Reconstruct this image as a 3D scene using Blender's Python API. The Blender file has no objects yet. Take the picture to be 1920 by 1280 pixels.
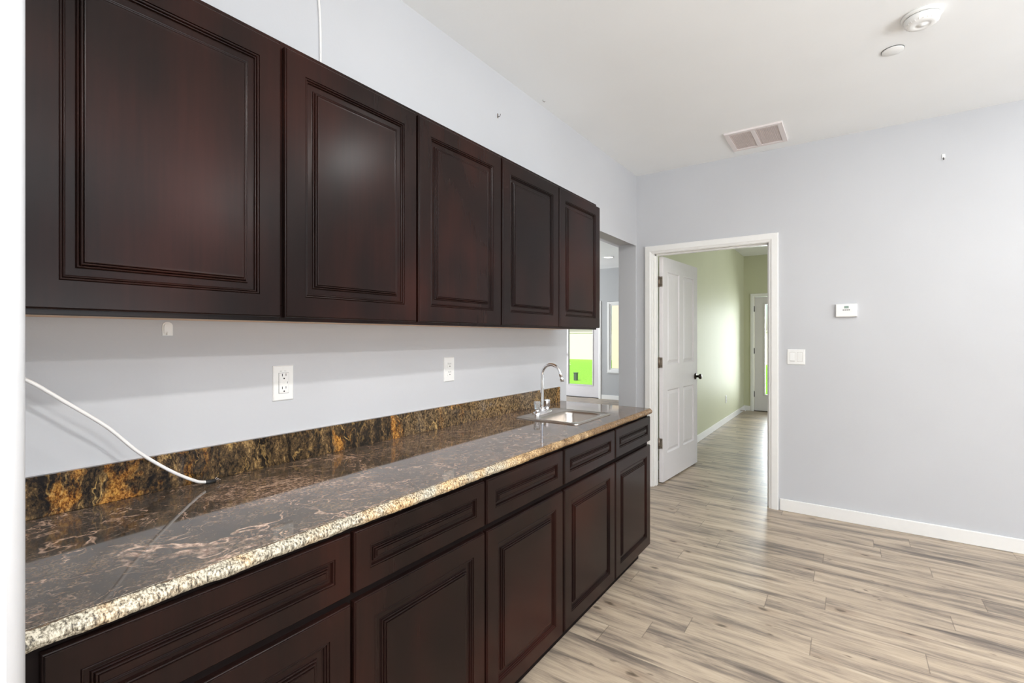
import bpy, bmesh, math, random
from mathutils import Vector, Matrix

random.seed(7)
scene = bpy.context.scene
COL = scene.collection

# ------------------------------------------------------------------ camera
FPX = 903.0
cam_d = bpy.data.cameras.new('camera')
cam_d.sensor_width = 36.0
cam_d.lens = FPX / 1920.0 * 36.0
cam_d.shift_y = -9.0 / 1920.0
cam_d.clip_start = 0.02
cam = bpy.data.objects.new('camera', cam_d)
COL.objects.link(cam)
cam.location = (1.565, 0.0, 1.31)
cam.rotation_euler = (math.radians(90), 0, math.atan2(636.0, FPX))
scene.camera = cam

# ------------------------------------------------------------------ view, world, sun, lamps
scene.view_settings.view_transform = 'Standard'
scene.view_settings.look = 'None'
scene.view_settings.gamma = 1.0
scene.view_settings.use_curve_mapping = False
scene.view_settings.exposure = -0.38
try:
    scene.cycles.max_bounces = 10
    scene.cycles.diffuse_bounces = 6
    scene.cycles.glossy_bounces = 5
    scene.cycles.transparent_max_bounces = 12
    scene.cycles.sample_clamp_indirect = 6.0
    scene.cycles.use_denoising = True
    scene.cycles.caustics_reflective = False
    scene.cycles.caustics_refractive = False
except Exception:
    pass

world = bpy.data.worlds.new('sky')
scene.world = world
world.use_nodes = True
wn = world.node_tree
for n in list(wn.nodes):
    wn.nodes.remove(n)
sky = wn.nodes.new('ShaderNodeTexSky')
sky.sky_type = 'NISHITA'
sky.sun_disc = False
sky.sun_elevation = math.radians(55)
sky.sun_rotation = math.radians(180)
bg = wn.nodes.new('ShaderNodeBackground')
bg.inputs['Strength'].default_value = 0.22
wo = wn.nodes.new('ShaderNodeOutputWorld')
wn.links.new(sky.outputs[0], bg.inputs['Color'])
wn.links.new(bg.outputs[0], wo.inputs['Surface'])


def lamp(name, kind, loc, rot, energy, color=(1, 1, 1), size=None, size_y=None, shape=None):
    d = bpy.data.lights.new(name, kind)
    d.energy = energy
    d.color = color
    if kind == 'AREA':
        d.shape = shape or 'RECTANGLE'
        d.size = size
        if size_y:
            d.size_y = size_y
    o = bpy.data.objects.new(name, d)
    COL.objects.link(o)
    o.location = loc
    o.rotation_euler = rot
    return o


sun = lamp('sun', 'SUN', (0, -4, 12), (math.radians(35), 0, math.radians(-8)), 8.0, (1.0, 0.95, 0.88))
sun.data.angle = math.radians(0.6)
PI = math.pi
# added area lamps standing in for daylight, at unseen openings and the green room's door
DAY = (0.9, 0.955, 1.0)
def add_daylight_lamp(name, loc, d, energy, sx, sy, spread=150):
    """area lamp standing in for daylight at an opening, aimed along d."""
    q = Vector(d).normalized().to_track_quat('-Z', 'Y')
    o = lamp(name, 'AREA', loc, q.to_euler(), energy, DAY, sx, sy)
    o.data.spread = math.radians(spread)
    return o


add_daylight_lamp('added_uplight_right', (5.28, 0.8, 1.3), (-0.42, 0.0, 0.91), 290, 3.2, 1.9)  # uplight added to brighten the ceiling from the right
add_daylight_lamp('added_fill_rear', (2.7, -2.9, 1.35), (0.0, 0.42, 0.91), 210, 3.0, 1.9)  # fill lamp added behind the camera, aimed up into the room
add_daylight_lamp('daylight_green_room', (3.9, 7.5, 1.15), (-1, 0, 0.0), 56, 2.6, 1.5, 170)
add_daylight_lamp('daylight_green_door', (0.608, 9.62, 1.09), (0, -1, 0), 42, 0.54, 1.55, 140)
add_daylight_lamp('added_fill_den', (-5.8, 7.2, 1.4), (1, 0, 0.3), 240, 3.0, 2.0, 180)  # lamp added out of view to brighten the den
# recessed ceiling lamps of the room: two rows
WARM = (1.0, 0.985, 0.97)
for lx, en in ((2.36, 38), (4.48, 54)):
    for ly, k in ((2.4, 0.5), (0.0, 1.4), (-2.0, 1.1)):
        lamp('recessed_lamp', 'AREA', (lx, ly, 2.735), (0, 0, 0), en * k, WARM, 0.13, shape='DISK')


# ------------------------------------------------------------------ node helpers
class NG:
    def __init__(s, name):
        s.m = bpy.data.materials.new(name)
        s.m.use_nodes = True
        s.t = s.m.node_tree
        for n in list(s.t.nodes):
            s.t.nodes.remove(n)
        s.out = s.t.nodes.new('ShaderNodeOutputMaterial')
        g = s.t.nodes.new('ShaderNodeNewGeometry')
        s.P = g.outputs['Position']

    def link(s, v, sock):
        if isinstance(v, bpy.types.NodeSocket):
            s.t.links.new(v, sock)
        elif isinstance(v, (tuple, list)) and sock.type == 'RGBA' and len(v) == 3:
            sock.default_value = (*v, 1)
        else:
            sock.default_value = v

    def math(s, op, a, b=0.0, c=None, clamp=False):
        n = s.t.nodes.new('ShaderNodeMath')
        n.operation = op
        n.use_clamp = clamp
        s.link(a, n.inputs[0])
        s.link(b, n.inputs[1])
        if c is not None:
            s.link(c, n.inputs[2])
        return n.outputs[0]

    def vmath(s, op, a, b=(0, 0, 0)):
        n = s.t.nodes.new('ShaderNodeVectorMath')
        n.operation = op
        s.link(a, n.inputs[0])
        s.link(b, n.inputs[1])
        return n.outputs[0]

    def scale(s, v, sc):
        return s.vmath('MULTIPLY', v, sc)

    def sep(s, v):
        n = s.t.nodes.new('ShaderNodeSeparateXYZ')
        s.link(v, n.inputs[0])
        return n.outputs

    def comb(s, x, y, z):
        n = s.t.nodes.new('ShaderNodeCombineXYZ')
        for i, v in enumerate((x, y, z)):
            s.link(v, n.inputs[i])
        return n.outputs[0]

    def noise(s, vec, scale=5.0, detail=4.0, rough=0.5, dist=0.0, color=False):
        n = s.t.nodes.new('ShaderNodeTexNoise')
        s.link(vec, n.inputs['Vector'])
        n.inputs['Scale'].default_value = scale
        n.inputs['Detail'].default_value = detail
        n.inputs['Roughness'].default_value = rough
        n.inputs['Distortion'].default_value = dist
        return n.outputs['Color' if color else 'Fac']

    def white(s, vec):
        n = s.t.nodes.new('ShaderNodeTexWhiteNoise')
        n.noise_dimensions = '3D'
        s.link(vec, n.inputs['Vector'])
        return n.outputs['Value']

    def voro(s, vec, scale, feature='F1', rnd=1.0):
        n = s.t.nodes.new('ShaderNodeTexVoronoi')
        n.voronoi_dimensions = '2D'
        n.feature = feature
        s.link(vec, n.inputs['Vector'])
        n.inputs['Scale'].default_value = scale
        n.inputs['Randomness'].default_value = rnd
        return n.outputs['Distance']

    def ramp(s, fac, stops, interp='LINEAR'):
        n = s.t.nodes.new('ShaderNodeValToRGB')
        n.color_ramp.interpolation = interp
        el = n.color_ramp.elements
        while len(el) < len(stops):
            el.new(0.5)
        for e, (p, c) in zip(el, stops):
            e.position = p
            e.color = (*c, 1) if isinstance(c, tuple) else (c, c, c, 1)
        s.link(fac, n.inputs[0])
        return n.outputs[0]

    def mr(s, v, a, b, c=0.0, d=1.0, smooth=False):
        n = s.t.nodes.new('ShaderNodeMapRange')
        n.clamp = True
        if smooth:
            n.interpolation_type = 'SMOOTHSTEP'
        s.link(v, n.inputs[0])
        for i, x in enumerate((a, b, c, d)):
            n.inputs[i + 1].default_value = x
        return n.outputs[0]

    def mix(s, f, a, b, mode='MIX'):
        n = s.t.nodes.new('ShaderNodeMix')
        n.data_type = 'RGBA'
        n.blend_type = mode
        s.link(f, n.inputs[0])
        s.link(a, n.inputs[6])
        s.link(b, n.inputs[7])
        return n.outputs[2]

    def bump(s, h, strength=0.3, dist=0.01):
        n = s.t.nodes.new('ShaderNodeBump')
        n.inputs['Strength'].default_value = strength
        n.inputs['Distance'].default_value = dist
        s.link(h, n.inputs['Height'])
        return n.outputs[0]

    def bsdf(s, color, rough=0.5, metallic=0.0, normal=None, coat=0.0, coat_rough=0.05, ior=1.45, spec=None,
             emission=None, strength=0.0, transmission=0.0):
        n = s.t.nodes.new('ShaderNodeBsdfPrincipled')
        s.link(color, n.inputs['Base Color'])
        s.link(rough, n.inputs['Roughness'])
        s.link(metallic, n.inputs['Metallic'])
        n.inputs['IOR'].default_value = ior
        n.inputs['Coat Weight'].default_value = coat
        n.inputs['Coat Roughness'].default_value = coat_rough
        n.inputs['Transmission Weight'].default_value = transmission
        if spec is not None:
            n.inputs['Specular IOR Level'].default_value = spec
        if emission:
            s.link(emission, n.inputs['Emission Color'])
            n.inputs['Emission Strength'].default_value = strength
        if normal is not None:
            s.link(normal, n.inputs['Normal'])
        s.t.links.new(n.outputs[0], s.out.inputs['Surface'])
        return s.m


def lin(r, g, b):
    f = lambda c: (c / 255 / 12.92) if c / 255 <= 0.04045 else ((c / 255 + 0.055) / 1.055) ** 2.4
    return (f(r), f(g), f(b))


def plain(name, rgb, rough=0.5, metallic=0.0, var=0.04, scale=30, **kw):
    g = NG(name)
    n = g.noise(g.P, scale, 4)
    c = g.ramp(n, [(0.3, tuple(v * (1 - var) for v in rgb)), (0.7, tuple(min(1, v * (1 + var)) for v in rgb))])
    return g.bsdf(c, rough, metallic, **kw)


def wall_paint(name, rgb, rough=0.55, bump=0.06):
    g = NG(name)
    n = g.noise(g.P, 1.3, 3)
    c = g.ramp(n, [(0.3, tuple(v * 0.975 for v in rgb)), (0.7, tuple(min(1, v * 1.02) for v in rgb))])
    h = g.noise(g.P, 90, 3)
    return g.bsdf(c, rough, normal=g.bump(h, bump, 0.004), spec=0.3)


M = {}
M['wall'] = wall_paint('grey_wall_paint', lin(198, 199, 202))
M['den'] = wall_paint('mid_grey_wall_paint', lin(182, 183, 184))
M['green'] = wall_paint('green_wall_paint', lin(206, 207, 178), 0.55)
M['ceiling'] = wall_paint('ceiling_paint', lin(241, 242, 242), 0.8, 0.1)
M['trim'] = plain('white_trim_paint', lin(238, 237, 234), 0.35, var=0.01)
M['door'] = plain('white_door_paint', lin(224, 220, 221), 0.35, var=0.01)
M['plastic'] = plain('white_plastic', lin(240, 240, 238), 0.3, var=0.01)
M['rubber'] = plain('dark_slot', (0.012, 0.012, 0.012), 0.5)
M['cable'] = plain('white_cable', lin(236, 234, 232), 0.4, var=0.02)
M['chrome'] = plain('chrome', (0.82, 0.82, 0.84), 0.06, 1.0, var=0.01)
M['steel'] = NG('brushed_steel').bsdf((0.5, 0.46, 0.42), 0.3, 1.0)
M['bronze'] = plain('aged_bronze', lin(150, 138, 126), 0.35, 0.85, var=0.15, scale=120)
M['dark_bronze'] = plain('dark_bronze', lin(62, 56, 48), 0.3, 0.9, var=0.1)
M['maple'] = None
M['stucco'] = plain('beige_stucco', lin(226, 206, 188), 0.9, var=0.04, scale=40)
M['fence'] = plain('pale_block_wall', lin(222, 204, 208), 0.9, var=0.04, scale=20)
M['patio'] = plain('pale_concrete', lin(200, 194, 184), 0.9, var=0.05, scale=6)
M['grey_box'] = plain('dark_grey_metal', lin(88, 92, 90), 0.5)
M['lens'] = NG('lamp_lens').bsdf((1, 1, 1), 0.4, emission=(1.0, 0.95, 0.88), strength=6.0)
M['lcd'] = plain('green_grey_display', lin(130, 150, 140), 0.25)
M['clear'] = None


def mk_glass():
    g = NG('window_glass')
    tr = g.t.nodes.new('ShaderNodeBsdfTransparent')
    tr.inputs['Color'].default_value = (0.97, 0.985, 0.975, 1)
    gl = g.t.nodes.new('ShaderNodeBsdfGlossy')
    gl.inputs['Roughness'].default_value = 0.02
    fr = g.t.nodes.new('ShaderNodeFresnel')
    fr.inputs['IOR'].default_value = 1.35
    mx = g.t.nodes.new('ShaderNodeMixShader')
    g.t.links.new(fr.outputs[0], mx.inputs[0])
    g.t.links.new(tr.outputs[0], mx.inputs[1])
    g.t.links.new(gl.outputs[0], mx.inputs[2])
    g.t.links.new(mx.outputs[0], g.out.inputs['Surface'])
    return g.m


M['glass'] = mk_glass()
M['clear'] = NG('clear_acrylic').bsdf((0.95, 0.96, 0.97), 0.05, ior=1.45, transmission=0.75)


def mk_cabinet():
    g = NG('espresso_stained_wood')
    big = g.noise(g.P, 2.0, 2, 0.5)
    grain = g.noise(g.scale(g.P, (30, 30, 1.6)), 3.0, 5, 0.6)
    blot = g.noise(g.scale(g.P, (1, 1, 0.4)), 5.0, 2, 0.5, 0.2)
    f = g.math('ADD', g.math('MULTIPLY', big, 0.5), g.math('ADD', g.math('MULTIPLY', grain, 0.12), g.math('MULTIPLY', blot, 0.38)))
    c = g.ramp(f, [(0.34, lin(17, 12, 11)), (0.46, lin(26, 16, 14)), (0.56, lin(38, 20, 16)), (0.68, lin(52, 25, 19))], 'B_SPLINE')
    return g.bsdf(c, 0.24, spec=0.18)


M['wood'] = mk_cabinet()
M['wood_edge'] = plain('dark_wood_box', lin(22, 16, 15), 0.6, var=0.1, spec=0.1)


def mk_maple():
    g = NG('pale_maple')
    n = g.noise(g.scale(g.P, (30, 2, 30)), 2, 4)
    c = g.ramp(n, [(0.3, lin(214, 176, 138)), (0.7, lin(232, 200, 166))])
    return g.bsdf(c, 0.5)


M['maple'] = mk_maple()


def mk_granite_top():
    g = NG('polished_brown_granite')
    w = g.noise(g.P, 3.0, 4, 0.6, color=True)
    q = g.vmath('ADD', g.P, g.scale(g.vmath('SUBTRACT', w, (0.5, 0.5, 0.5)), (0.24, 0.24, 0.24)))
    qs = g.scale(q, (1.25, 0.9, 1.0))
    x, y, z = g.sep(g.P)
    fine = g.noise(g.P, 150, 4, 0.8)
    mid = g.noise(qs, 6, 9, 0.7)
    base = g.ramp(g.math('ADD', g.math('MULTIPLY', mid, 0.5), g.math('MULTIPLY', fine, 0.5)),
                  [(0.38, lin(28, 23, 17)), (0.47, lin(62, 51, 40)), (0.55, lin(94, 79, 63)), (0.65, lin(144, 123, 102))])
    # crumbly tan and pink bands that follow the flow of the stone
    band = g.noise(qs, 1.7, 9, 0.66, 0.3)
    bm = g.mr(band, 0.53, 0.64, smooth=True)
    speck = g.noise(g.P, 95, 5, 0.8)
    tan = g.ramp(speck, [(0.38, lin(60, 46, 37)), (0.5, lin(122, 97, 80)), (0.62, lin(200, 172, 150))])
    base = g.mix(g.math('MULTIPLY', bm, 0.85), base, tan)
    # veins, broken up along their length
    for sc, wdt, amt, off in ((1.9, 0.009, 1.0, 0.0), (3.6, 0.010, 0.8, 7.3), (8.0, 0.016, 0.3, 3.1)):
        nv = g.noise(g.vmath('ADD', qs, (off, off, off)), sc, 5, 0.6, 0.5)
        d = g.math('ABSOLUTE', g.math('SUBTRACT', nv, 0.5))
        vm = g.mr(d, 0.0, wdt, 1.0, 0.0, smooth=True)
        pick = g.mr(g.noise(g.P, 5.0 + off, 4, 0.7), 0.43, 0.56)
        vm = g.math('MULTIPLY', g.math('MULTIPLY', vm, pick), amt)
        base = g.mix(vm, base, g.ramp(speck, [(0.38, lin(120, 88, 70)), (0.58, lin(222, 190, 166))]))
    # towards the sink the stone turns paler and more even
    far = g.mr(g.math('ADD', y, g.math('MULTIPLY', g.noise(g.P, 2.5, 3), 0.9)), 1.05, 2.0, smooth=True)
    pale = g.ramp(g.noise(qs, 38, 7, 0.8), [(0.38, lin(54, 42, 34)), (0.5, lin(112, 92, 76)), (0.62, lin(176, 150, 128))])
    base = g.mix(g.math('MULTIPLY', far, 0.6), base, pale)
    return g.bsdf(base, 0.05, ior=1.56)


M['granite'] = mk_granite_top()


def mk_granite_splash():
    g = NG('golden_brown_granite')
    w = g.noise(g.P, 7.0, 4, 0.6, color=True)
    q = g.vmath('ADD', g.P, g.scale(g.vmath('SUBTRACT', w, (0.5, 0.5, 0.5)), (0.12, 0.12, 0.12)))
    x, y, z = g.sep(g.P)
    qv = g.scale(q, (1.0, 1.7, 0.45))
    fine = g.noise(g.scale(g.P, (1, 1.3, 0.8)), 120, 5, 0.8)
    mid = g.noise(qv, 15, 8, 0.75, 0.3)
    base = g.ramp(g.math('ADD', g.math('MULTIPLY', mid, 0.6), g.math('MULTIPLY', fine, 0.4)),
                  [(0.4, lin(14, 11, 8)), (0.48, lin(42, 33, 22)), (0.55, lin(92, 72, 46)), (0.64, lin(184, 150, 100))])
    gold = g.ramp(fine, [(0.38, lin(58, 30, 10)), (0.48, lin(148, 90, 28)), (0.58, lin(220, 162, 78))])
    band = g.noise(qv, 4.2, 6, 0.65, 0.4)
    base = g.mix(g.mr(band, 0.56, 0.64, 0, 0.8, smooth=True), base, gold)
    grey = g.ramp(fine, [(0.38, lin(18, 18, 20)), (0.6, lin(78, 78, 78))])
    base = g.mix(g.mr(g.noise(g.vmath('ADD', qv, (5, 5, 5)), 2.6, 3), 0.57, 0.62, 0, 0.9, smooth=True), base, grey)
    for sc, wdt, amt, off in ((3.0, 0.008, 0.8, 1.7), (6.0, 0.012, 0.5, 4.2)):
        nv = g.noise(g.vmath('ADD', qv, (off, off, off)), sc, 4, 0.55, 0.3)
        d = g.math('ABSOLUTE', g.math('SUBTRACT', nv, 0.5))
        vm = g.math('MULTIPLY', g.mr(d, 0, wdt, 1, 0, smooth=True), g.mr(g.noise(g.P, 6 + off, 3), 0.44, 0.58, 0, amt))
        base = g.mix(vm, base, g.ramp(fine, [(0.38, lin(130, 84, 34)), (0.58, lin(226, 188, 118))]))
    far = g.mr(g.math('ADD', y, g.noise(g.P, 3, 2)), 1.75, 2.5, smooth=True)
    tan = g.ramp(fine, [(0.4, lin(34, 25, 18)), (0.49, lin(104, 82, 55)), (0.58, lin(204, 170, 122))])
    base = g.mix(g.math('MULTIPLY', far, 0.5), base, tan)
    return g.bsdf(base, 0.1, ior=1.5)


M['splash'] = mk_granite_splash()


def mk_granite_edge():
    g = NG('chiselled_granite')
    x, y, z = g.sep(g.P)
    q = g.scale(g.P, (1.0, 1.0, 0.32))
    fib = g.noise(q, 260, 3, 0.65)
    blo = g.noise(g.P, 9, 4, 0.6)
    cream = g.ramp(fib, [(0.36, lin(56, 51, 44)), (0.47, lin(144, 136, 118)), (0.6, lin(210, 202, 184))])
    gold = g.ramp(fib, [(0.36, lin(68, 46, 26)), (0.47, lin(178, 138, 88)), (0.6, lin(236, 208, 160))])
    f = g.mr(g.math('ADD', g.math('MULTIPLY', y, 0.22), blo), 0.54, 0.9, smooth=True)
    c = g.mix(f, cream, gold)
    dark = g.ramp(fib, [(0.36, lin(34, 28, 22)), (0.62, lin(140, 106, 70))])
    fd = g.mr(g.math('ADD', g.math('MULTIPLY', y, 0.3), blo), 0.88, 1.15, 0, 0.9, smooth=True)
    c = g.mix(fd, c, dark)
    return g.bsdf(c, 0.42, normal=g.bump(fib, 0.5, 0.003))


M['edge'] = mk_granite_edge()


def mk_floor():
    g = NG('grey_oak_plank_floor')
    x, y, z = g.sep(g.P)
    PW, PL = 0.142, 1.22
    yy = g.math('ADD', y, 10.03)
    row = g.math('FLOOR', g.math('DIVIDE', yy, PW))
    offs = g.math('MULTIPLY', g.white(g.comb(row, 3.7, 1.3)), PL)
    xx = g.math('ADD', g.math('ADD', x, 20.0), offs)
    colm = g.math('FLOOR', g.math('DIVIDE', xx, PL))
    pid = g.white(g.comb(row, colm, 0.5))
    pid2 = g.white(g.comb(colm, row, 9.5))
    fy = g.math('FRACT', g.math('DIVIDE', yy, PW))
    fx = g.math('FRACT', g.math('DIVIDE', xx, PL))
    loc = g.comb(g.math('MULTIPLY', x, 1.0), g.math('MULTIPLY', y, 1.0), g.math('MULTIPLY', pid, 37.0))
    broad = g.noise(g.scale(loc, (1.15, 10.0, 1.0)), 1.7, 6, 0.62, 0.55)
    fine = g.noise(g.scale(loc, (3.5, 60.0, 1.0)), 2.0, 6, 0.72)
    f = g.math('ADD', g.math('MULTIPLY', broad, 0.72), g.math('ADD', g.math('MULTIPLY', fine, 0.28), g.math('MULTIPLY', g.math('SUBTRACT', pid2, 0.5), 0.07)))
    c = g.ramp(f, [(0.34, lin(90, 81, 75)), (0.43, lin(129, 117, 105)), (0.5, lin(163, 147, 129)),
                   (0.57, lin(182, 165, 144)), (0.7, lin(198, 185, 165))])
    # knots
    px = g.math('ADD', x, g.math('MULTIPLY', pid, 31.0))
    loc2 = g.comb(px, g.math('ADD', y, g.math('MULTIPLY', pid2, 17.0)), 0.0)
    wob = g.vmath('ADD', loc2, g.scale(g.vmath('SUBTRACT', g.noise(g.scale(loc, (6, 20, 1)), 3.0, 3, color=True), (0.5, 0.5, 0.5)), (0.05, 0.02, 0.0)))
    kv = g.voro(g.scale(wob, (1.5, 3.2, 1.0)), 1.0)
    ring = g.mr(kv, 0.05, 0.16, 1.0, 0.0, smooth=True)
    c = g.mix(g.math('MULTIPLY', ring, 0.35), c, lin(150, 128, 108))
    kn = g.mr(kv, 0.015, 0.05, 1.0, 0.0, smooth=True)
    c = g.mix(g.math('MULTIPLY', kn, 0.8), c, lin(74, 62, 52))
    kv2 = g.voro(g.scale(wob, (5.5, 13.0, 1.0)), 1.0)
    kn2 = g.math('MULTIPLY', g.mr(kv2, 0.03, 0.10, 1.0, 0.0, smooth=True), g.mr(g.noise(g.P, 4, 3), 0.5, 0.62))
    c = g.mix(g.math('MULTIPLY', kn2, 0.7), c, lin(80, 68, 58))
    ey = g.math('MINIMUM', fy, g.math('SUBTRACT', 1.0, fy))
    ex = g.math('MINIMUM', fx, g.math('SUBTRACT', 1.0, fx))
    gy = g.mr(ey, 0.003, 0.012, 1.0, 0.0)
    gx = g.mr(ex, 0.0006, 0.002, 1.0, 0.0)
    gap = g.math('MAXIMUM', g.math('MULTIPLY', gy, 0.3), g.math('MULTIPLY', gx, 0.55))
    c = g.mix(gap, c, lin(70, 60, 52))
    r = g.mr(fine, 0.3, 0.7, 0.3, 0.4)
    return g.bsdf(c, r, normal=g.bump(g.math('SUBTRACT', fine, gap), 0.08, 0.002), spec=0.42)


M['floor'] = mk_floor()


def mk_grass():
    g = NG('bright_lawn')
    n = g.noise(g.P, 12, 6, 0.7)
    c = g.ramp(n, [(0.3, lin(112, 172, 40)), (0.7, lin(160, 212, 74))])
    return g.bsdf(c, 0.9)


M['grass'] = mk_grass()


# ------------------------------------------------------------------ mesh helpers
def new():
    return bmesh.new()


def box(bm, x0, x1, y0, y1, z0, z1, bevel=0.0, seg=2):
    vs = [bm.verts.new((x, y, z)) for x in (x0, x1) for y in (y0, y1) for z in (z0, z1)]
    fs = [bm.faces.new([vs[i] for i in q]) for q in ((0, 1, 3, 2), (4, 6, 7, 5), (0, 4, 5, 1), (2, 3, 7, 6), (0, 2, 6, 4), (1, 5, 7, 3))]
    if bevel > 0:
        es = list({e for f in fs for e in f.edges})
        bmesh.ops.bevel(bm, geom=es, offset=bevel, segments=seg, profile=0.5, affect='EDGES', clamp_overlap=True)
    return fs


def tube(bm, pts, r, n=12, cap=True, radii=None):
    pts = [Vector(p) for p in pts]
    rings = []
    up = Vector((0, 0, 1))
    t0 = (pts[1] - pts[0]).normalized()
    nrm = t0.cross(up)
    if nrm.length < 1e-4:
        nrm = t0.cross(Vector((1, 0, 0)))
    nrm.normalize()
    for i, p in enumerate(pts):
        t = (pts[min(i + 1, len(pts) - 1)] - pts[max(i - 1, 0)]).normalized()
        nrm = (nrm - t * nrm.dot(t)).normalized()
        b = t.cross(nrm)
        rr = radii[i] if radii else r
        rings.append([bm.verts.new(p + (nrm * math.cos(a) + b * math.sin(a)) * rr) for a in [2 * PI * k / n for k in range(n)]])
    for a, b in zip(rings, rings[1:]):
        for k in range(n):
            f = bm.faces.new((a[k], a[(k + 1) % n], b[(k + 1) % n], b[k]))
            f.smooth = True
    if cap:
        bm.faces.new(list(reversed(rings[0])))
        bm.faces.new(rings[-1])


def lathe(bm, prof, origin, axis='z', n=32, smooth=True):
    """prof: (radius, height) pairs along the axis."""
    ox, oy, oz = origin
    rings = []
    for r, h in prof:
        ring = []
        if r < 1e-6:
            pts = [(0, 0)]
        else:
            pts = [(r * math.cos(2 * PI * k / n), r * math.sin(2 * PI * k / n)) for k in range(n)]
        for a, b in pts:
            if axis == 'z':
                ring.append(bm.verts.new((ox + a, oy + b, oz + h)))
            elif axis == 'x':
                ring.append(bm.verts.new((ox + h, oy + a, oz + b)))
            else:
                ring.append(bm.verts.new((ox + a, oy + h, oz + b)))
        rings.append(ring)
    for a, b in zip(rings, rings[1:]):
        for k in range(n):
            if len(a) == 1 and len(b) == 1:
                continue
            if len(a) == 1:
                f = bm.faces.new((a[0], b[(k + 1) % n], b[k]))
            elif len(b) == 1:
                f = bm.faces.new((a[k], a[(k + 1) % n], b[0]))
            else:
                f = bm.faces.new((a[k], a[(k + 1) % n], b[(k + 1) % n], b[k]))
            f.smooth = smooth
    for ring in (rings[0], rings[-1]):
        if len(ring) > 2:
            bm.faces.new(ring)


def prism(bm, pts, fn, d0, d1):
    """polygon pts (a,b) extruded between depths d0, d1; fn maps (a,b,d) to xyz."""
    A = [bm.verts.new(fn(a, b, d0)) for a, b in pts]
    B = [bm.verts.new(fn(a, b, d1)) for a, b in pts]
    bm.faces.new(A)
    bm.faces.new(list(reversed(B)))
    n = len(pts)
    for i in range(n):
        bm.faces.new((A[i], B[i], B[(i + 1) % n], A[(i + 1) % n]))


def link_obj(name, bm, mats, parent=None, mw=None):
    bmesh.ops.recalc_face_normals(bm, faces=bm.faces[:])
    if parent is not None:
        top = parent
        while top.parent:
            top = top.parent
        inv = top.matrix_basis.inverted() if mw is None else mw
        bmesh.ops.transform(bm, matrix=inv, verts=bm.verts[:])
    me = bpy.data.meshes.new(name)
    bm.to_mesh(me)
    bm.free()
    for m in (mats if isinstance(mats, (list, tuple)) else [mats]):
        me.materials.append(m)
    o = bpy.data.objects.new(name, me)
    COL.objects.link(o)
    if parent is not None:
        o.parent = parent
    return o


def thing(name, label, cat, loc, group=None, rotz=0.0):
    o = bpy.data.objects.new(name, None)
    o.empty_display_size = 0.05
    COL.objects.link(o)
    o.location = loc
    o.rotation_euler = (0, 0, rotz)
    o.matrix_basis = Matrix.Translation(Vector(loc)) @ Matrix.Rotation(rotz, 4, 'Z')
    tag(o, label, cat, group)
    return o


def tag(o, label, cat, group=None, kind=None):
    o['label'] = label
    o['category'] = cat
    if group:
        o['group'] = group
    if kind:
        o['kind'] = kind
    return o


def struct(name, bm, mats, label=None, cat=None):
    o = link_obj(name, bm, mats)
    o['kind'] = 'structure'
    if label:
        o['label'] = label
    if cat:
        o['category'] = cat
    return o


def struct_empty(name, loc, label, cat, rotz=0.0):
    o = thing(name, label, cat, loc, rotz=rotz)
    o['kind'] = 'structure'
    return o


# ------------------------------------------------------------------ room shell
CEIL = 2.74
YF = 4.154           # room face of the far wall
YX = 9.40            # inner face of the outer back wall

bm = new(); box(bm, -6.1, 5.5, -3.1, 9.55, -0.1, 0.0)
struct('floor', bm, M['floor'], 'grey and beige oak plank floor running through the rooms', 'floor')
bm = new(); box(bm, -6.1, 5.5, -3.1, 9.55, CEIL, CEIL + 0.12)
struct('ceiling', bm, M['ceiling'], 'flat white painted ceiling', 'ceiling')

# left wall with the cased-free opening beyond the counter (rounded corners)
bm = new()
pts = [(-3.0, 0), (2.857, 0), (2.857, 2.135), (4.13, 2.135), (4.13, 0), (YF, 0), (YF, CEIL), (-3.0, CEIL)]
prism(bm, pts, lambda a, b, d: (d, a, b), -0.16, 0.0)
es = []
for e in bm.edges:
    a, b = e.verts[0].co, e.verts[1].co
    if abs(a.x - b.x) < 1e-6:
        for p, q in (((2.857, 0), (2.857, 2.135)), ((2.857, 2.135), (4.13, 2.135))):
            s = {(round(a.y, 3), round(a.z, 3)), (round(b.y, 3), round(b.z, 3))}
            if s == {p, q}:
                es.append(e)
bmesh.ops.bevel(bm, geom=es, offset=0.018, segments=4, profile=0.5, affect='EDGES')
struct('wall_left', bm, M['wall'], 'pale grey wall behind the wall cabinets and counter', 'wall')

# short wall stub beside the camera, with a rounded corner
bm = new()
r = 0.02
sx, sy = 0.70, 0.1485
pts = [(0.0, 0.03), (sx, 0.03)] + [(sx - r + r * math.cos(a), sy - r + r * math.sin(a)) for a in [i * PI / 2 / 8 for i in range(9)]] + [(0.0, sy)]
prism(bm, pts, lambda a, b, d: (a, b, d), 0.0, CEIL)
for f in bm.faces:
    if abs(f.normal.z) < 0.5 and f.calc_area() < 0.05:
        f.smooth = True
struct('wall_near', bm, M['wall'], 'white wall end with rounded corner at the left picture edge', 'wall')

# far wall with the doorway
DX0, DX1, DZ = 0.135, 1.063, 2.05
bm = new()
pts = [(-0.16, 0), (DX0, 0), (DX0, DZ), (DX1, DZ), (DX1, 0), (5.5, 0), (5.5, CEIL), (-0.16, CEIL)]
prism(bm, pts, lambda a, b, d: (a, d, b), YF, YF + 0.12)
struct('wall_far', bm, M['wall'], 'pale grey wall with the doorway, thermostat and switch', 'wall')

bm = new(); box(bm, -0.16, -0.08, YF + 0.12, YX, 0, CEIL)
struct('wall_den', bm, M['wall'], 'grey side of the partition to the next room', 'wall')
bm = new(); box(bm, -0.08, 0.0, YF + 0.12, YX, 0, CEIL)
struct('wall_green', bm, M['green'], 'sage green wall seen through the doorway', 'wall')

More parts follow.
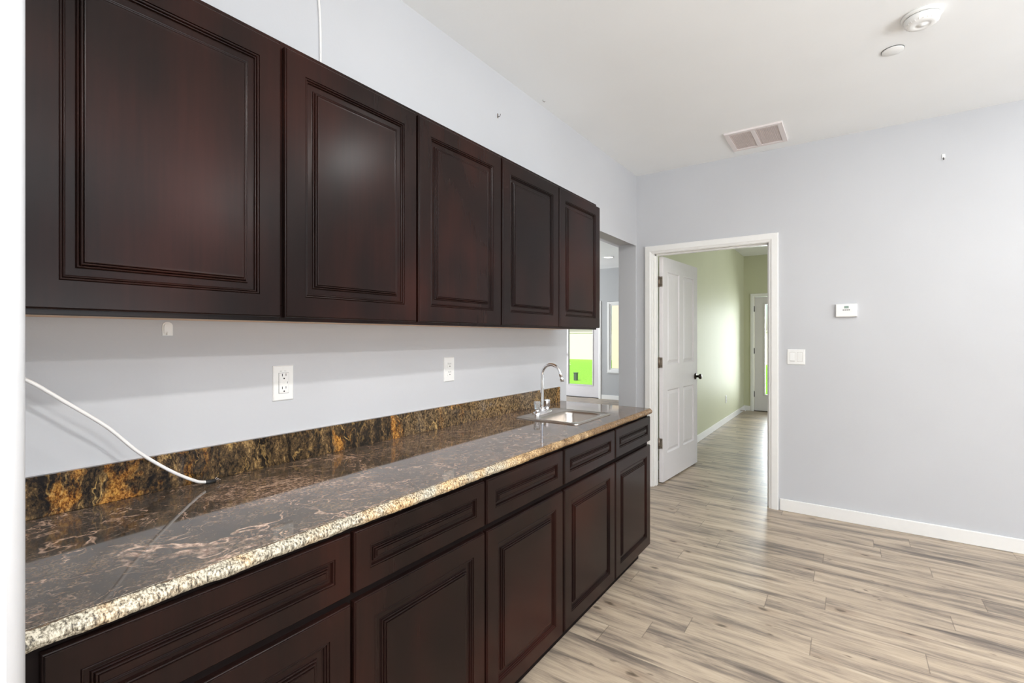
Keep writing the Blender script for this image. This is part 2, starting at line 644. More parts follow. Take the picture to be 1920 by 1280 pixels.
# outer back wall: green part and grey part
def back_wall(name, x0, x1, holes, mat, label):
    bm = new()
    xs = x0
    for (a, b, z0, z1) in holes:
        box(bm, xs, a, YX, YX + 0.15, 0, CEIL)
        if z0 > 0:
            box(bm, a, b, YX, YX + 0.15, 0, z0)
        box(bm, a, b, YX, YX + 0.15, z1, CEIL)
        xs = b
    box(bm, xs, x1, YX, YX + 0.15, 0, CEIL)
    return struct(name, bm, mat, label, 'wall')


back_wall('wall_back_green', -0.08, 5.5, [(0.155, 1.06, 0, 2.02)], M['green'], 'sage green end wall with a glazed door')
back_wall('wall_back_grey', -6.1, -0.08, [(-3.70, -2.80, 0, 2.02), (-2.615, -1.40, 0.57, 2.04)], M['den'],
          'grey end wall with glazed door and window beyond the opening')
# walls out of view, with openings behind the added daylight lamps
def side_wall(name, x0, x1, holes, y0, y1, mat):
    bm = new()
    ys = y0
    for (a, b, z0, z1) in holes:
        box(bm, x0, x1, ys, a, 0, CEIL)
        box(bm, x0, x1, a, b, 0, z0)
        box(bm, x0, x1, a, b, z1, CEIL)
        ys = b
    box(bm, x0, x1, ys, y1, 0, CEIL)
    return struct(name, bm, mat, 'wall outside the picture', 'wall')


side_wall('wall_right', 5.35, 5.5, [(-0.4, 2.8, 0.3, 2.4)], -3.0, YF, M['wall'])
side_wall('wall_green_right', 4.0, 4.15, [(5.8, 8.2, 0.4, 2.0)], YF + 0.12, YX, M['green'])
side_wall('wall_den_left', -6.1, -5.95, [(5.7, 8.7, 0.4, 2.4)], -3.0, YX, M['wall'])
bm = new()
for (a, b, c, d) in ((-6.1, 1.2, 0, CEIL), (1.2, 4.2, 0, 0.35), (1.2, 4.2, 2.45, CEIL), (4.2, 5.5, 0, CEIL)):
    box(bm, a, b, -3.1, -3.0, c, d)
struct('wall_rear', bm, M['wall'], 'wall behind the camera', 'wall')

# baseboards
def baseboard(name, x0, x1, y0, y1, label, h=0.088):
    bm = new()
    box(bm, x0, x1, y0, y1, 0, h, 0.004, 2)
    return struct(name, bm, M['trim'], label, 'baseboard')


baseboard('baseboard_far', 1.124, 5.35, YF - 0.014, YF, 'white baseboard along the grey wall right of the doorway')
baseboard('baseboard_green', 0.0, 0.014, YF + 0.14, YX, 'white baseboard under the sage green wall')
baseboard('baseboard_green_end', 0.014, 0.105, YX - 0.014, YX, 'white baseboard beside the far glazed door')
baseboard('baseboard_grey_end', -2.74, -0.16, YX - 0.014, YX, 'white baseboard under the window beyond the opening')

# ------------------------------------------------------------------ doorway casing and jamb
def casing(name, x0, x1, ztop, yface, w, t, label, sgn=-1):
    """three-sided flat casing round an opening x0..x1, projecting from yface."""
    bm = new()
    prof = [(0.0, 0.0), (0.0, t * 0.55), (w * 0.16, t * 0.7), (w * 0.3, t), (w * 0.92, t), (w, t * 0.8), (w, 0.0)]
    path = [((x0, 0), (-1, 0)), ((x0, ztop), (-1, 1)), ((x1, ztop), (1, 1)), ((x1, 0), (1, 0))]
    rings = []
    for (px, pz), (dx, dz) in path:
        rings.append([bm.verts.new((px + dx * u, yface + sgn * d, pz + dz * u)) for u, d in prof])
    for a, b in zip(rings, rings[1:]):
        for i in range(len(prof)):
            j = (i + 1) % len(prof)
            bm.faces.new((a[i], a[j], b[j], b[i]))
    bm.faces.new(rings[0]); bm.faces.new(list(reversed(rings[-1])))
    return struct(name, bm, M['trim'], label, 'door trim')


casing('trim_1', 0.142, 1.050, 2.036, YF, 0.064, 0.018, 'white casing around the open doorway')
bm = new()
jt = 0.018
box(bm, DX0, DX0 + jt, YF, YF + 0.12, 0, DZ)
box(bm, DX1 - jt, DX1, YF, YF + 0.12, 0, DZ)
box(bm, DX0 + jt, DX1 - jt, YF, YF + 0.12, DZ - jt, DZ)
# stops
box(bm, DX0 + jt, DX0 + jt + 0.011, YF + 0.04, YF + 0.078, 0, DZ - jt)
box(bm, DX1 - jt - 0.011, DX1 - jt, YF + 0.04, YF + 0.078, 0, DZ - jt)
box(bm, DX0 + jt, DX1 - jt, YF + 0.04, YF + 0.078, DZ - jt - 0.011, DZ - jt)
struct('trim_2', bm, M['trim'], 'white jamb lining the open doorway', 'door trim')
casing('trim_3', DX0, DX1, DZ, YF + 0.12, 0.06, 0.016, 'white casing on the green side of the doorway', 1)


# ------------------------------------------------------------------ panelled fronts
def panel_front(w, h, t, panels, prof, fn, edge=0.004):
    """frame bmesh and list of panel bmeshes. fn maps (a along width, b up, d out) to xyz; face at d=0, back at d=-t."""
    fr = new()
    xs = sorted({edge, w - edge} | {v for p in panels for v in (p[0], p[1])})
    zs = sorted({edge, h - edge} | {v for p in panels for v in (p[2], p[3])})
    cache = {}

    def V(bmx, store, a, b, d):
        k = (round(a, 5), round(b, 5), round(d, 5))
        if k not in store:
            store[k] = bmx.verts.new(fn(a, b, d))
        return store[k]

    for i in range(len(xs) - 1):
        for j in range(len(zs) - 1):
            cx, cz = (xs[i] + xs[i + 1]) / 2, (zs[j] + zs[j + 1]) / 2
            if any(p[0] < cx < p[1] and p[2] < cz < p[3] for p in panels):
                continue
            fr.faces.new([V(fr, cache, a, b, 0) for a, b in ((xs[i], zs[j]), (xs[i + 1], zs[j]), (xs[i + 1], zs[j + 1]), (xs[i], zs[j + 1]))])
    # outer rim: small step and rounded shoulder
    loops = [(edge, 0.0), (edge * 0.75, -0.0012), (edge * 0.6, -0.003), (0.0008, -0.004), (0.0, -0.006), (0.0, -t)]
    ringv = []
    for ins, d in loops:
        if d == 0.0:
            ax = [x for x in xs]; bz = [z for z in zs]
        else:
            ax = [ins] + xs[1:-1] + [w - ins]; bz = [ins] + zs[1:-1] + [h - ins]
        path = [(a, bz[0]) for a in ax] + [(ax[-1], b) for b in bz[1:]] + [(a, bz[-1]) for a in reversed(ax[:-1])] + [(ax[0], b) for b in reversed(bz[1:-1])]
        ringv.append([V(fr, cache, a, b, d) for a, b in path])
    for A, B in zip(ringv, ringv[1:]):
        n = len(A)
        for k in range(n):
            fr.faces.new((A[k], A[(k + 1) % n], B[(k + 1) % n], B[k]))
    fr.faces.new(ringv[-1])
    outs = []
    for (x0, x1, z0, z1) in panels:
        pb = new()
        rs = []
        for ins, d in prof:
            rs.append([pb.verts.new(fn(a, b, d)) for a, b in ((x0 + ins, z0 + ins), (x1 - ins, z0 + ins), (x1 - ins, z1 - ins), (x0 + ins, z1 - ins))])
        for A, B in zip(rs, rs[1:]):
            for k in range(4):
                pb.faces.new((A[k], A[(k + 1) % 4], B[(k + 1) % 4], B[k]))
        pb.faces.new(rs[-1])
        outs.append(pb)
    return fr, outs


def bead(i0, i1, base, top, n=6):
    """half-round bead of a moulding profile between insets i0 and i1."""
    return [((i0 + i1) / 2 - (i1 - i0) / 2 * math.cos(PI * k / n), base + (top - base) * math.sin(PI * k / n)) for k in range(n + 1)]


CAB = ([(0, 0), (0.0005, -0.003)] + bead(0.0008, 0.0058, -0.0035, -0.0008) + [(0.0062, -0.006)] + bead(0.0064, 0.0104, -0.0065, -0.0042)
       + [(0.0108, -0.0100), (0.0118, -0.0108), (0.0260, -0.0112), (0.0268, -0.0108)] + bead(0.0270, 0.0320, -0.0085, -0.0052)
       + [(0.0323, -0.0060)] + bead(0.0326, 0.0376, -0.0045, -0.0016) + [(0.0380, -0.0028), (0.0384, -0.0004), (0.0400, 0.0), (0.0430, -0.0002)])
DRW = ([(0, 0), (0.0005, -0.002)] + bead(0.0008, 0.0048, -0.0030, -0.0006) + [(0.0052, -0.006), (0.0062, -0.0095), (0.0125, -0.0100), (0.0132, -0.0095)]
       + bead(0.0134, 0.0174, -0.0075, -0.0046) + [(0.0177, -0.0055)] + bead(0.0180, 0.0220, -0.0040, -0.0012) + [(0.0224, -0.0024), (0.0228, -0.0006), (0.0245, -0.0004)])


def cab_front(kind, y0, y1, z0, z1, xf, root, fw):
    w, h = y1 - y0, z1 - z0
    fn = lambda a, b, d: (xf + d, y0 + a, z0 + b)
    fr, pn = panel_front(w, h, 0.019, [(fw, w - fw, fw, h - fw)], DRW if kind == 'drawer' else CAB, fn)
    o = link_obj(kind, fr, M['wood'], root)
    link_obj('raised_panel', pn[0], M['wood'], o)
    return o


# ------------------------------------------------------------------ wall cabinets
UX = 0.325
UB = [(0.197, 0.6945), (0.7065, 1.184), (1.1945, 1.6805), (1.692, 2.1835), (2.1945, 2.6835)]
UZ0, UZ1 = 1.362, 2.089


def wall_cabinet(idx, y0, y1, label):
    root = thing('wall_cabinet', label, 'cabinet', (0.0, (y0 + y1) / 2, 1.352), 'dark wall cabinets above the counter')
    bm = new()
    box(bm, 0.0, 0.286, y0, y1, 1.3585, 2.106)
    link_obj('body', bm, M['wood_edge'], root)
    bm = new()
    box(bm, 0.0, 0.286, y0 + 0.002, y1 - 0.002, 1.3565, 1.3585)
    o = link_obj('bottom_panel', bm, M['maple'], root)
    o['label'] = 'pale unstained bottom panel'
    bm = new()   # face frame
    box(bm, 0.286, 0.305, y0, y1, 1.352, 1.395, 0.001, 1)
    box(bm, 0.286, 0.305, y0, y1, 2.06, 2.108, 0.001, 1)
    for a, b in ((y0, y0 + 0.035), (y1 - 0.035, y1)):
        box(bm, 0.286, 0.305, a, b, 1.395, 2.06)
    if len(idx) == 2:
        m = (UB[idx[0]][1] + UB[idx[1]][0]) / 2
        box(bm, 0.286, 0.305, m - 0.02, m + 0.02, 1.395, 2.06)
    link_obj('face_frame', bm, M['wood'], root)
    for i in idx:
        cab_front('door', UB[i][0], UB[i][1], UZ0, UZ1, UX, root, 0.057)
    return root


wall_cabinet([0], 0.1495, 0.7003, 'dark espresso single-door wall cabinet nearest the camera, beside the white wall end')
wall_cabinet([1, 2], 0.7005, 1.6861, 'dark espresso two-door wall cabinet in the middle of the row')
wall_cabinet([3, 4], 1.6863, 2.6745, 'dark espresso two-door wall cabinet at the far end, beside the opening')

# ------------------------------------------------------------------ base cabinets
LX = 0.607
LB = [(0.178, 0.7065), (0.717, 1.2115), (1.2225, 1.7215), (1.7355, 2.2460), (2.2595, 2.7615)]
DZ0, DZ1, KZ0, KZ1 = 0.101, 0.682, 0.703, 0.847


def base_cabinet(idx, y0, y1, label):
    root = thing('base_cabinet', label, 'cabinet', (0.0, (y0 + y1) / 2, 0.0), 'dark base cabinets under the counter')
    bm = new()
    box(bm, 0.0, 0.569, y0, y1, 0.095, 0.740 if 4 in idx else 0.857)
    if 4 in idx:      # open top round the sink bowl
        for q in ((0.0, 0.03, y0, y1), (0.53, 0.569, y0, y1), (0.03, 0.53, y0, y0 + 0.02), (0.03, 0.53, y1 - 0.02, y1)):
            box(bm, q[0], q[1], q[2], q[3], 0.740, 0.857)
    link_obj('body', bm, M['wood_edge'], root)
    bm = new()
    box(bm, 0.0, 0.535, y0, y1, 0.0, 0.095)
    link_obj('toe_kick', bm, M['wood_edge'], root)
    bm = new()
    box(bm, 0.569, 0.588, y0, y1, 0.095, 0.125)
    box(bm, 0.569, 0.588, y0, y1, 0.672, 0.712)
    box(bm, 0.569, 0.588, y0, y1, 0.83, 0.857)
    cuts = [(y0, y0 + 0.035), (y1 - 0.03, y1)]
    if len(idx) == 2:
        m = (LB[idx[0]][1] + LB[idx[1]][0]) / 2
        cuts.append((m - 0.02, m + 0.02))
    for a, b in cuts:
        box(bm, 0.569, 0.588, a, b, 0.125, 0.672)
        box(bm, 0.569, 0.588, a, b, 0.712, 0.83)
    link_obj('face_frame', bm, M['wood_edge'], root)
    for i in idx:
        cab_front('drawer', LB[i][0], LB[i][1], KZ0, KZ1, LX, root, 0.043)
        cab_front('door', LB[i][0], LB[i][1], DZ0, DZ1, LX, root, 0.057)
    return root


base_cabinet([0], 0.1495, 0.7117, 'dark espresso base cabinet nearest the camera, cut by the bottom picture edge')
base_cabinet([1, 2], 0.7119, 1.7284, 'dark espresso two-door base cabinet in the middle of the counter run')
base_cabinet([3, 4], 1.7286, 2.7600, 'dark espresso two-door base cabinet under the sink at the far end')

# ------------------------------------------------------------------ countertop
CT, CB = 0.888, 0.858
CX1 = 0.597
CY0, CY1 = 0.150, 2.788
root = thing('countertop', 'polished brown granite countertop with a rough chiselled front edge', 'countertop', (0.3, 1.45, CB))
HX0, HX1, HY0, HY1 = 0.16, 0.475, 2.085, 2.425
bm = new()
xs = [0.0, HX0, HX1, CX1]; ys = [CY0, HY0, HY1, CY1]
grid = {}
for i, x in enumerate(xs):
    for j, y in enumerate(ys):
        grid[i, j] = bm.verts.new((x, y, CT))
fs = []
for i in range(3):
    for j in range(3):
        if (i, j) != (1, 1):
            fs.append(bm.faces.new((grid[i, j], grid[i + 1, j], grid[i + 1, j + 1], grid[i, j + 1])))
ext = bmesh.ops.extrude_face_region(bm, geom=fs)
bmesh.ops.translate(bm, vec=(0, 0, CB - CT), verts=[v for v in ext['geom'] if isinstance(v, bmesh.types.BMVert)])
link_obj('slab', bm, M['granite'], root)

# chiselled edge strip along the front and round the far end
bm = new()
path = []
n1 = 700
for i in range(n1 + 1):
    y = CY0 + (CY1 - 0.01 - CY0) * i / n1
    path.append((CX1, y, 1.0, 0.0))
for k in range(1, 8):
    a = PI / 2 * k / 8
    path.append((CX1, CY1 - 0.002, math.cos(a), math.sin(a)))
n2 = 150
for i in range(n2 + 1):
    path.append((CX1 - CX1 * i / n2 * 0.999, CY1, 0.0, 1.0))
prof = [(-0.004, CT + 0.0002), (0.001, CT - 0.0004), (0.006, CT - 0.004), (0.011, CT - 0.009), (0.014, CT - 0.014), (0.0145, CT - 0.019), (0.012, CT - 0.024), (0.008, CT - 0.0285), (0.002, CB), (-0.004, CB)]
import mathutils
rows = []
for (px, py, nx, ny) in path:
    row = []
    for q, (o, z) in enumerate(prof):
        nv = 0.0; dz = 0.0
        if 1 <= q <= 8:
            p = Vector((px * 70, py * 70, z * 45))
            p2 = Vector((px * 16 + 9, py * 16, z * 10))
            nv = mathutils.noise.noise(p) * 0.0032 + mathutils.noise.noise(p2) * 0.004
            if q <= 2:
                dz = -abs(mathutils.noise.noise(p * 1.3 + Vector((3, 1, 2)))) * 0.003
        oo = o + nv
        row.append(bm.verts.new((px + nx * oo, py + ny * oo, z + dz)))
    rows.append(row)
for a, b in zip(rows, rows[1:]):
    for q in range(len(prof) - 1):
        bm.faces.new((a[q], b[q], b[q + 1], a[q + 1]))
o = link_obj('chiselled_edge', bm, M['edge'], root)
o['label'] = 'pale cream and gold rough chiselled edge'

# backsplash
root = thing('backsplash', 'low golden brown granite backsplash strip along the wall', 'backsplash', (0.01, 1.45, CT))
bm = new(); box(bm, 0.0, 0.02, CY0, 2.738, CT, 0.985, 0.001, 1)
link_obj('stone_strip', bm, M['splash'], root)
bm = new()
prism(bm, [(0.0, 0.985), (0.006, 0.985), (0.0, 0.989)], lambda a, b, d: (a, d, b), CY0, 2.738)
o = link_obj('caulk_line', bm, M['wall'], root)
o['label'] = 'white caulk line'

# ------------------------------------------------------------------ sink
root = thing('bar_sink', 'small square stainless bar sink set into the granite counter', 'sink', (0.315, 2.255, CT))


def rrect(x0, x1, y0, y1, r, n=6):
    out = []
    for cx, cy, a0 in ((x1 - r, y1 - r, 0), (x0 + r, y1 - r, PI / 2), (x0 + r, y0 + r, PI), (x1 - r, y0 + r, 1.5 * PI)):
        for k in range(n + 1):
            a = a0 + PI / 2 * k / n
            out.append((cx + r * math.cos(a), cy + r * math.sin(a)))
    return out


def rings_mesh(bm, loops, close=True, smooth=True):
    rs = [[bm.verts.new((x, y, z)) for x, y in pts] for pts, z in loops]
    for A, B in zip(rs, rs[1:]):
        n = len(A)
        for k in range(n):
            f = bm.faces.new((A[k], A[(k + 1) % n], B[(k + 1) % n], B[k])); f.smooth = smooth
    if close:
        bm.faces.new(rs[-1])


bm = new()
rings_mesh(bm, [(rrect(0.137, 0.4985, 2.052, 2.458, 0.022), CT + 0.0005),
                (rrect(0.137, 0.4985, 2.052, 2.458, 0.022), CT + 0.003),
                (rrect(0.141, 0.4945, 2.056, 2.454, 0.02), CT + 0.006),
                (rrect(0.146, 0.4895, 2.061, 2.449, 0.018), CT + 0.006),
                (rrect(0.150, 0.4855, 2.065, 2.445, 0.016), CT + 0.0035),
                (rrect(0.243, 0.474, 2.092, 2.418, 0.05), CT + 0.003)], close=False)
link_obj('rim', bm, M['steel'], root)
bm = new()
rings_mesh(bm, [(rrect(0.243, 0.474, 2.092, 2.418, 0.05), CT + 0.003),
                (rrect(0.249, 0.468, 2.098, 2.412, 0.048), CT - 0.002),
                (rrect(0.252, 0.465, 2.101, 2.409, 0.046), CT - 0.012),
                (rrect(0.260, 0.457, 2.109, 2.401, 0.045), CT - 0.10),
                (rrect(0.275, 0.442, 2.124, 2.386, 0.04), CT - 0.122),
                (rrect(0.300, 0.417, 2.149, 2.361, 0.03), CT - 0.128)])
o = link_obj('bowl', bm, M['steel'], root)
bm = new()
lathe(bm, [(0.0, 0.001), (0.02, 0.001), (0.026, 0.003), (0.03, 0.001)], (0.358, 2.255, CT - 0.128))
link_obj('drain', bm, M['chrome'], root)

# ------------------------------------------------------------------ faucet
FX, FY = 0.190, 2.236
root = thing('bar_faucet', 'chrome gooseneck faucet with two knobs behind the sink', 'faucet', (FX, FY, CT + 0.0035))
bm = new()
rings_mesh(bm, [(rrect(FX - 0.024, FX + 0.024, FY - 0.076, FY + 0.076, 0.022), CT + 0.0036),
                (rrect(FX - 0.024, FX + 0.024, FY - 0.076, FY + 0.076, 0.022), CT + 0.014),
                (rrect(FX - 0.021, FX + 0.021, FY - 0.073, FY + 0.073, 0.02), CT + 0.019),
                (rrect(FX - 0.016, FX + 0.016, FY - 0.066, FY + 0.066, 0.015), CT + 0.0215)])
link_obj('base_plate', bm, M['chrome'], root)
bm = new()
pts = [(FX, FY, CT + 0.02)] + [(FX, FY, CT + 0.02 + i * 0.033) for i in range(1, 6)]
zc = 1.103; R = 0.057
pts += [(FX, FY, zc - 0.02)]
arc = [(FX + R - R * math.cos(a), FY, zc + R * math.sin(a)) for a in [PI * k / 16 * 0.93 for k in range(17)]]
pts += arc
d = (Vector(arc[-1]) - Vector(arc[-2])).normalized()
pts += [tuple(Vector(arc[-1]) + d * 0.02)]
tube(bm, pts, 0.0083, 16, radii=[0.0105] * 2 + [0.0095] * 3 + [0.0083] * (len(pts) - 5))
link_obj('spout', bm, M['chrome'], root)
bm = new()
e0 = Vector(pts[-1])
tube(bm, [e0 - d * 0.001, e0 + d * 0.004, e0 + d * 0.026], 0.0098, 16, radii=[0.0085, 0.0098, 0.0102])
link_obj('aerator', bm, M['chrome'], root)
bm = new()
lathe(bm, [(0.0165, 0.0), (0.0165, 0.006), (0.013, 0.012), (0.0125, 0.02), (0.0, 0.02)], (FX, FY, CT + 0.02))
link_obj('spout_collar', bm, M['chrome'], root)
for sy_, mat_, lab in ((FY - 0.051, M['clear'], 'clear faceted knob'), (FY + 0.051, M['chrome'], 'chrome knob')):
    bm = new()
    lathe(bm, [(0.012, 0.0), (0.012, 0.008), (0.009, 0.012), (0.009, 0.016), (0.0, 0.016)], (FX, sy_, CT + 0.02), n=24)
    st = link_obj('valve_stem', bm, M['chrome'], root)
    bm = new()
    lathe(bm, [(0.0, 0.0), (0.014, 0.0), (0.017, 0.006), (0.0185, 0.036), (0.0165, 0.042), (0.0, 0.044)], (FX, sy_, CT + 0.033), n=10, smooth=False)
    k = link_obj('knob', bm, mat_, root)
    k['label'] = lab


# ------------------------------------------------------------------ cables
def smooth_path(ctrl, n=12):
    P = [Vector(p) for p in ctrl]
    P = [P[0] * 2 - P[1]] + P + [P[-1] * 2 - P[-2]]
    out = []
    for i in range(1, len(P) - 2):
        for k in range(n):
            t = k / n
            a, b, c, e = P[i - 1], P[i], P[i + 1], P[i + 2]
            out.append(0.5 * ((2 * b) + (-a + c) * t + (2 * a - 5 * b + 4 * c - e) * t * t + (-a + 3 * b - 3 * c + e) * t ** 3))
    out.append(P[-2])
    return out


root = thing('loose_cable', 'loose white cable drooping across the wall to the counter', 'cable', (0.1, 0.6, CT))
bm = new()
cp = [(0.1, 0.150, 1.262), (0.1, 0.200, 1.245), (0.1, 0.252, 1.213), (0.1, 0.309, 1.163), (0.1, 0.386, 1.093), (0.1, 0.450, 1.019),
      (0.098, 0.520, 0.956), (0.088, 0.582, 0.913), (0.078, 0.612, 0.9005)]
sp = smooth_path(cp)
tube(bm, sp, 0.0042, 12)
link_obj('sheath', bm, M['cable'], root)
bm = new()
tube(bm, [(0.0785, 0.6105, 0.901), (0.073, 0.627, 0.8965), (0.069, 0.640, 0.8955)], 0.0062, 12, radii=[0.0062, 0.0066, 0.006])
o = link_obj('plug_end', bm, M['rubber'], root)
o['label'] = 'black frayed cable end'
bm = new()
for k, (a, b) in enumerate(((0.006, 0.002), (-0.003, 0.004), (0.001, -0.001))):
    tube(bm, smooth_path([(0.069, 0.639, 0.8955), (0.067 + a, 0.646, 0.899 + b), (0.064 + a * 1.5, 0.653, 0.8935 + b)], 6), 0.0009, 6)
o = link_obj('bare_wires', bm, M['chrome'], root)

bm = new()
tube(bm, smooth_path([(0.004, 1.021, 2.10), (0.0045, 1.020, 2.25), (0.0045, 1.019, 2.38), (0.0045, 1.016, 2.47), (0.0045, 1.010, 2.56), (0.0045, 1.010, 2.738)]), 0.0042, 10)
tag(link_obj('wall_cable', bm, M['cable']), 'thin white cable running up the wall above the second cabinet door', 'cable')


# ------------------------------------------------------------------ wall plates (helpers take a map from (a, b, d) to xyz)
def plate_box(bm, fn, a0, a1, b0, b1, d0, d1, ch=0.0):
    P = []
    for (i, d) in ((0.0, d0), (0.0, d1 - ch), (ch, d1)):
        P.append([bm.verts.new(fn(a, b, d)) for a, b in ((a0 + i, b0 + i), (a1 - i, b0 + i), (a1 - i, b1 - i), (a0 + i, b1 - i))])
    bm.faces.new(P[0])
    for A, B in zip(P, P[1:]):
        for k in range(4):
            bm.faces.new((A[k], A[(k + 1) % 4], B[(k + 1) % 4], B[k]))
    bm.faces.new(P[-1])


def disc(bm, fn, a, b, r, d0, d1, n=16):
    A = [bm.verts.new(fn(a + r * math.cos(2 * PI * k / n), b + r * math.sin(2 * PI * k / n), d0)) for k in range(n)]
    B = [bm.verts.new(fn(a + r * math.cos(2 * PI * k / n), b + r * math.sin(2 * PI * k / n), d1)) for k in range(n)]
    for k in range(n):
        bm.faces.new((A[k], A[(k + 1) % n], B[(k + 1) % n], B[k]))
    bm.faces.new(B)


def receptacle_slots(fn, b, parent):
    bm = new(); plate_box(bm, fn, -0.0075, -0.0052, b + 0.0015, b + 0.010, 0.0, 0.0087)
    link_obj('blade_slot', bm, M['rubber'], parent)
    bm = new(); plate_box(bm, fn, 0.0052, 0.0072, b + 0.0025, b + 0.010, 0.0, 0.0087)
    link_obj('blade_slot', bm, M['rubber'], parent)
    bm = new(); disc(bm, fn, 0.0, b - 0.006, 0.0027, 0.0, 0.0087, 12)
    link_obj('ground_hole', bm, M['rubber'], parent)


def gfci(y, z, label):
    root = thing('power_outlet', label, 'outlet', (0.0, y, z), 'wall outlets above the counter')
    fn = lambda a, b, d: (d, y + a, z + b)
    bm = new(); plate_box(bm, fn, -0.0355, 0.0355, -0.0585, 0.0585, 0.0, 0.006, 0.003)
    link_obj('cover_plate', bm, M['plastic'], root)
    bm = new(); plate_box(bm, fn, -0.0175, 0.0175, -0.0345, 0.0345, 0.005, 0.0066)
    o = link_obj('socket_gap', bm, M['rubber'], root)
    bm = new(); plate_box(bm, fn, -0.0168, 0.0168, -0.0338, 0.0338, 0.005, 0.0084, 0.001)
    fc = link_obj('receptacle', bm, M['plastic'], root)
    receptacle_slots(fn, 0.0215, fc)
    receptacle_slots(fn, -0.0215, fc)
    bm = new()
    plate_box(bm, fn, -0.0145, 0.008, 0.0008, 0.0062, 0.006, 0.0094, 0.0005)
    link_obj('push_button', bm, M['plastic'], fc)
    bm = new()
    plate_box(bm, fn, -0.0145, 0.008, -0.0062, -0.0008, 0.006, 0.0094, 0.0005)
    link_obj('push_button', bm, M['plastic'], fc)
    bm = new(); plate_box(bm, fn, 0.0115, 0.0127, -0.002, 0.0045, 0.006, 0.0086)
    link_obj('indicator', bm, M['rubber'], fc)
    bm = new()
    plate_box(bm, fn, -0.0135, -0.006, 0.0395, 0.0405, 0.006, 0.00615)
    link_obj('printed_mark', bm, M['grey_box'], root)
    bm = new()
    plate_box(bm, fn, 0.001, 0.0085, 0.0395, 0.0403, 0.006, 0.00615)
    link_obj('printed_mark', bm, M['grey_box'], root)
    for sb in (0.048, -0.048):
        bm = new(); disc(bm, fn, 0, sb, 0.0028, 0.005, 0.0068)
        link_obj('screw', bm, M['plastic'], root)
    return root


gfci(0.8815, 1.1545, 'white ground-fault wall outlet above the second base cabinet, left of the other outlet')


def duplex(y, z, label, root_fn=None, cat='outlet', group='wall outlets above the counter'):
    root = thing('power_outlet', label, cat, (0.0, y, z), group)
    fn = lambda a, b, d: (d, y + a, z + b)
    bm = new(); plate_box(bm, fn, -0.0355, 0.0355, -0.0575, 0.0575, 0.0, 0.006, 0.003)
    link_obj('cover_plate', bm, M['plastic'], root)
    for s in (0.0195, -0.0195):
        bm = new()
        pts = [(0.0165 * math.cos(t), s + max(-0.0135, min(0.0135, 0.0172 * math.sin(t)))) for t in [2 * PI * k / 28 for k in range(28)]]
        prism(bm, pts, fn, 0.005, 0.0082)
        fc = link_obj('receptacle', bm, M['plastic'], root)
        receptacle_slots(fn, s + 0.001, fc)
    bm = new(); disc(bm, fn, 0, 0, 0.0028, 0.005, 0.0068)
    link_obj('screw', bm, M['plastic'], root)
    return root


duplex(1.6985, 1.1555, 'white duplex wall outlet between the other outlet and the faucet')
duplex(7.894, 0.357, 'small white outlet low on the sage green wall', group='green wall outlet')

# light switch on far wall
fy = lambda cx, cz: (lambda a, b, d: (cx + a, YF - d, cz + b))
fn = fy(1.2295, 1.1595)
root = thing('light_switch', 'white two-gang light switch on the grey wall right of the doorway', 'light switch', (1.2295, YF, 1.1595))
bm = new(); plate_box(bm, fn, -0.058, 0.058, -0.0565, 0.0565, 0.0, 0.006, 0.003)
link_obj('cover_plate', bm, M['plastic'], root)
for k, ca in enumerate((-0.0235, 0.0235)):
    bm = new(); plate_box(bm, fn, ca - 0.0175, ca + 0.0175, -0.0345, 0.0345, 0.005, 0.0064)
    link_obj('switch_gap', bm, M['bronze'], root)
    bm = new()
    A = [fn(ca - 0.0165, -0.0335, 0.004), fn(ca + 0.0165, -0.0335, 0.004), fn(ca + 0.0165, 0.0335, 0.004), fn(ca - 0.0165, 0.0335, 0.004)]
    lo, hi = (0.0105, 0.0068) if k == 0 else (0.0068, 0.0105)
    B = [fn(ca - 0.0165, -0.0335, lo), fn(ca + 0.0165, -0.0335, lo), fn(ca + 0.0165, 0.0335, hi), fn(ca - 0.0165, 0.0335, hi)]
    va = [bm.verts.new(p) for p in A]; vb = [bm.verts.new(p) for p in B]
    bm.faces.new(va); bm.faces.new(vb)
    for q in range(4):
        bm.faces.new((va[q], va[(q + 1) % 4], vb[(q + 1) % 4], vb[q]))
    rk = link_obj('rocker', bm, M['plastic'], root)
    if k == 0:
        bm = new(); plate_box(bm, fn, ca - 0.015, ca + 0.015, -0.0305, -0.0285, 0.008, 0.0112)
        link_obj('dimmer_slot', bm, M['grey_box'], rk)
for ca in (-0.0235, 0.0235):
    for cb in (-0.048, 0.048):
        bm = new(); disc(bm, fn, ca, cb, 0.0027, 0.005, 0.0067)
        link_obj('screw', bm, M['plastic'], root)

# thermostat
fn = fy(1.5365, 1.4955)
root = thing('thermostat', 'white thermostat with a small display on the grey wall', 'thermostat', (1.5365, YF, 1.4955))
bm = new(); plate_box(bm, fn, -0.0625, 0.0625, -0.0455, 0.0455, 0.0, 0.026, 0.004)
hs = link_obj('housing', bm, M['plastic'], root)
bm = new(); plate_box(bm, fn, -0.012, 0.014, 0.014, 0.031, 0.02, 0.0266)
link_obj('display', bm, M['lcd'], root)
for k in range(4):
    bm = new(); plate_box(bm, fn, -0.021 + k * 0.0112, -0.0128 + k * 0.0112, 0.0, 0.0055, 0.02, 0.0275, 0.0006)
    link_obj('button', bm, M['rubber'], root)
bm = new(); plate_box(bm, fn, -0.058, 0.047, -0.0072, -0.0064, 0.02, 0.0262); plate_box(bm, fn, 0.0475, 0.0482, -0.044, 0.044, 0.02, 0.0262)
link_obj('cover_seam', bm, M['cable'], root)


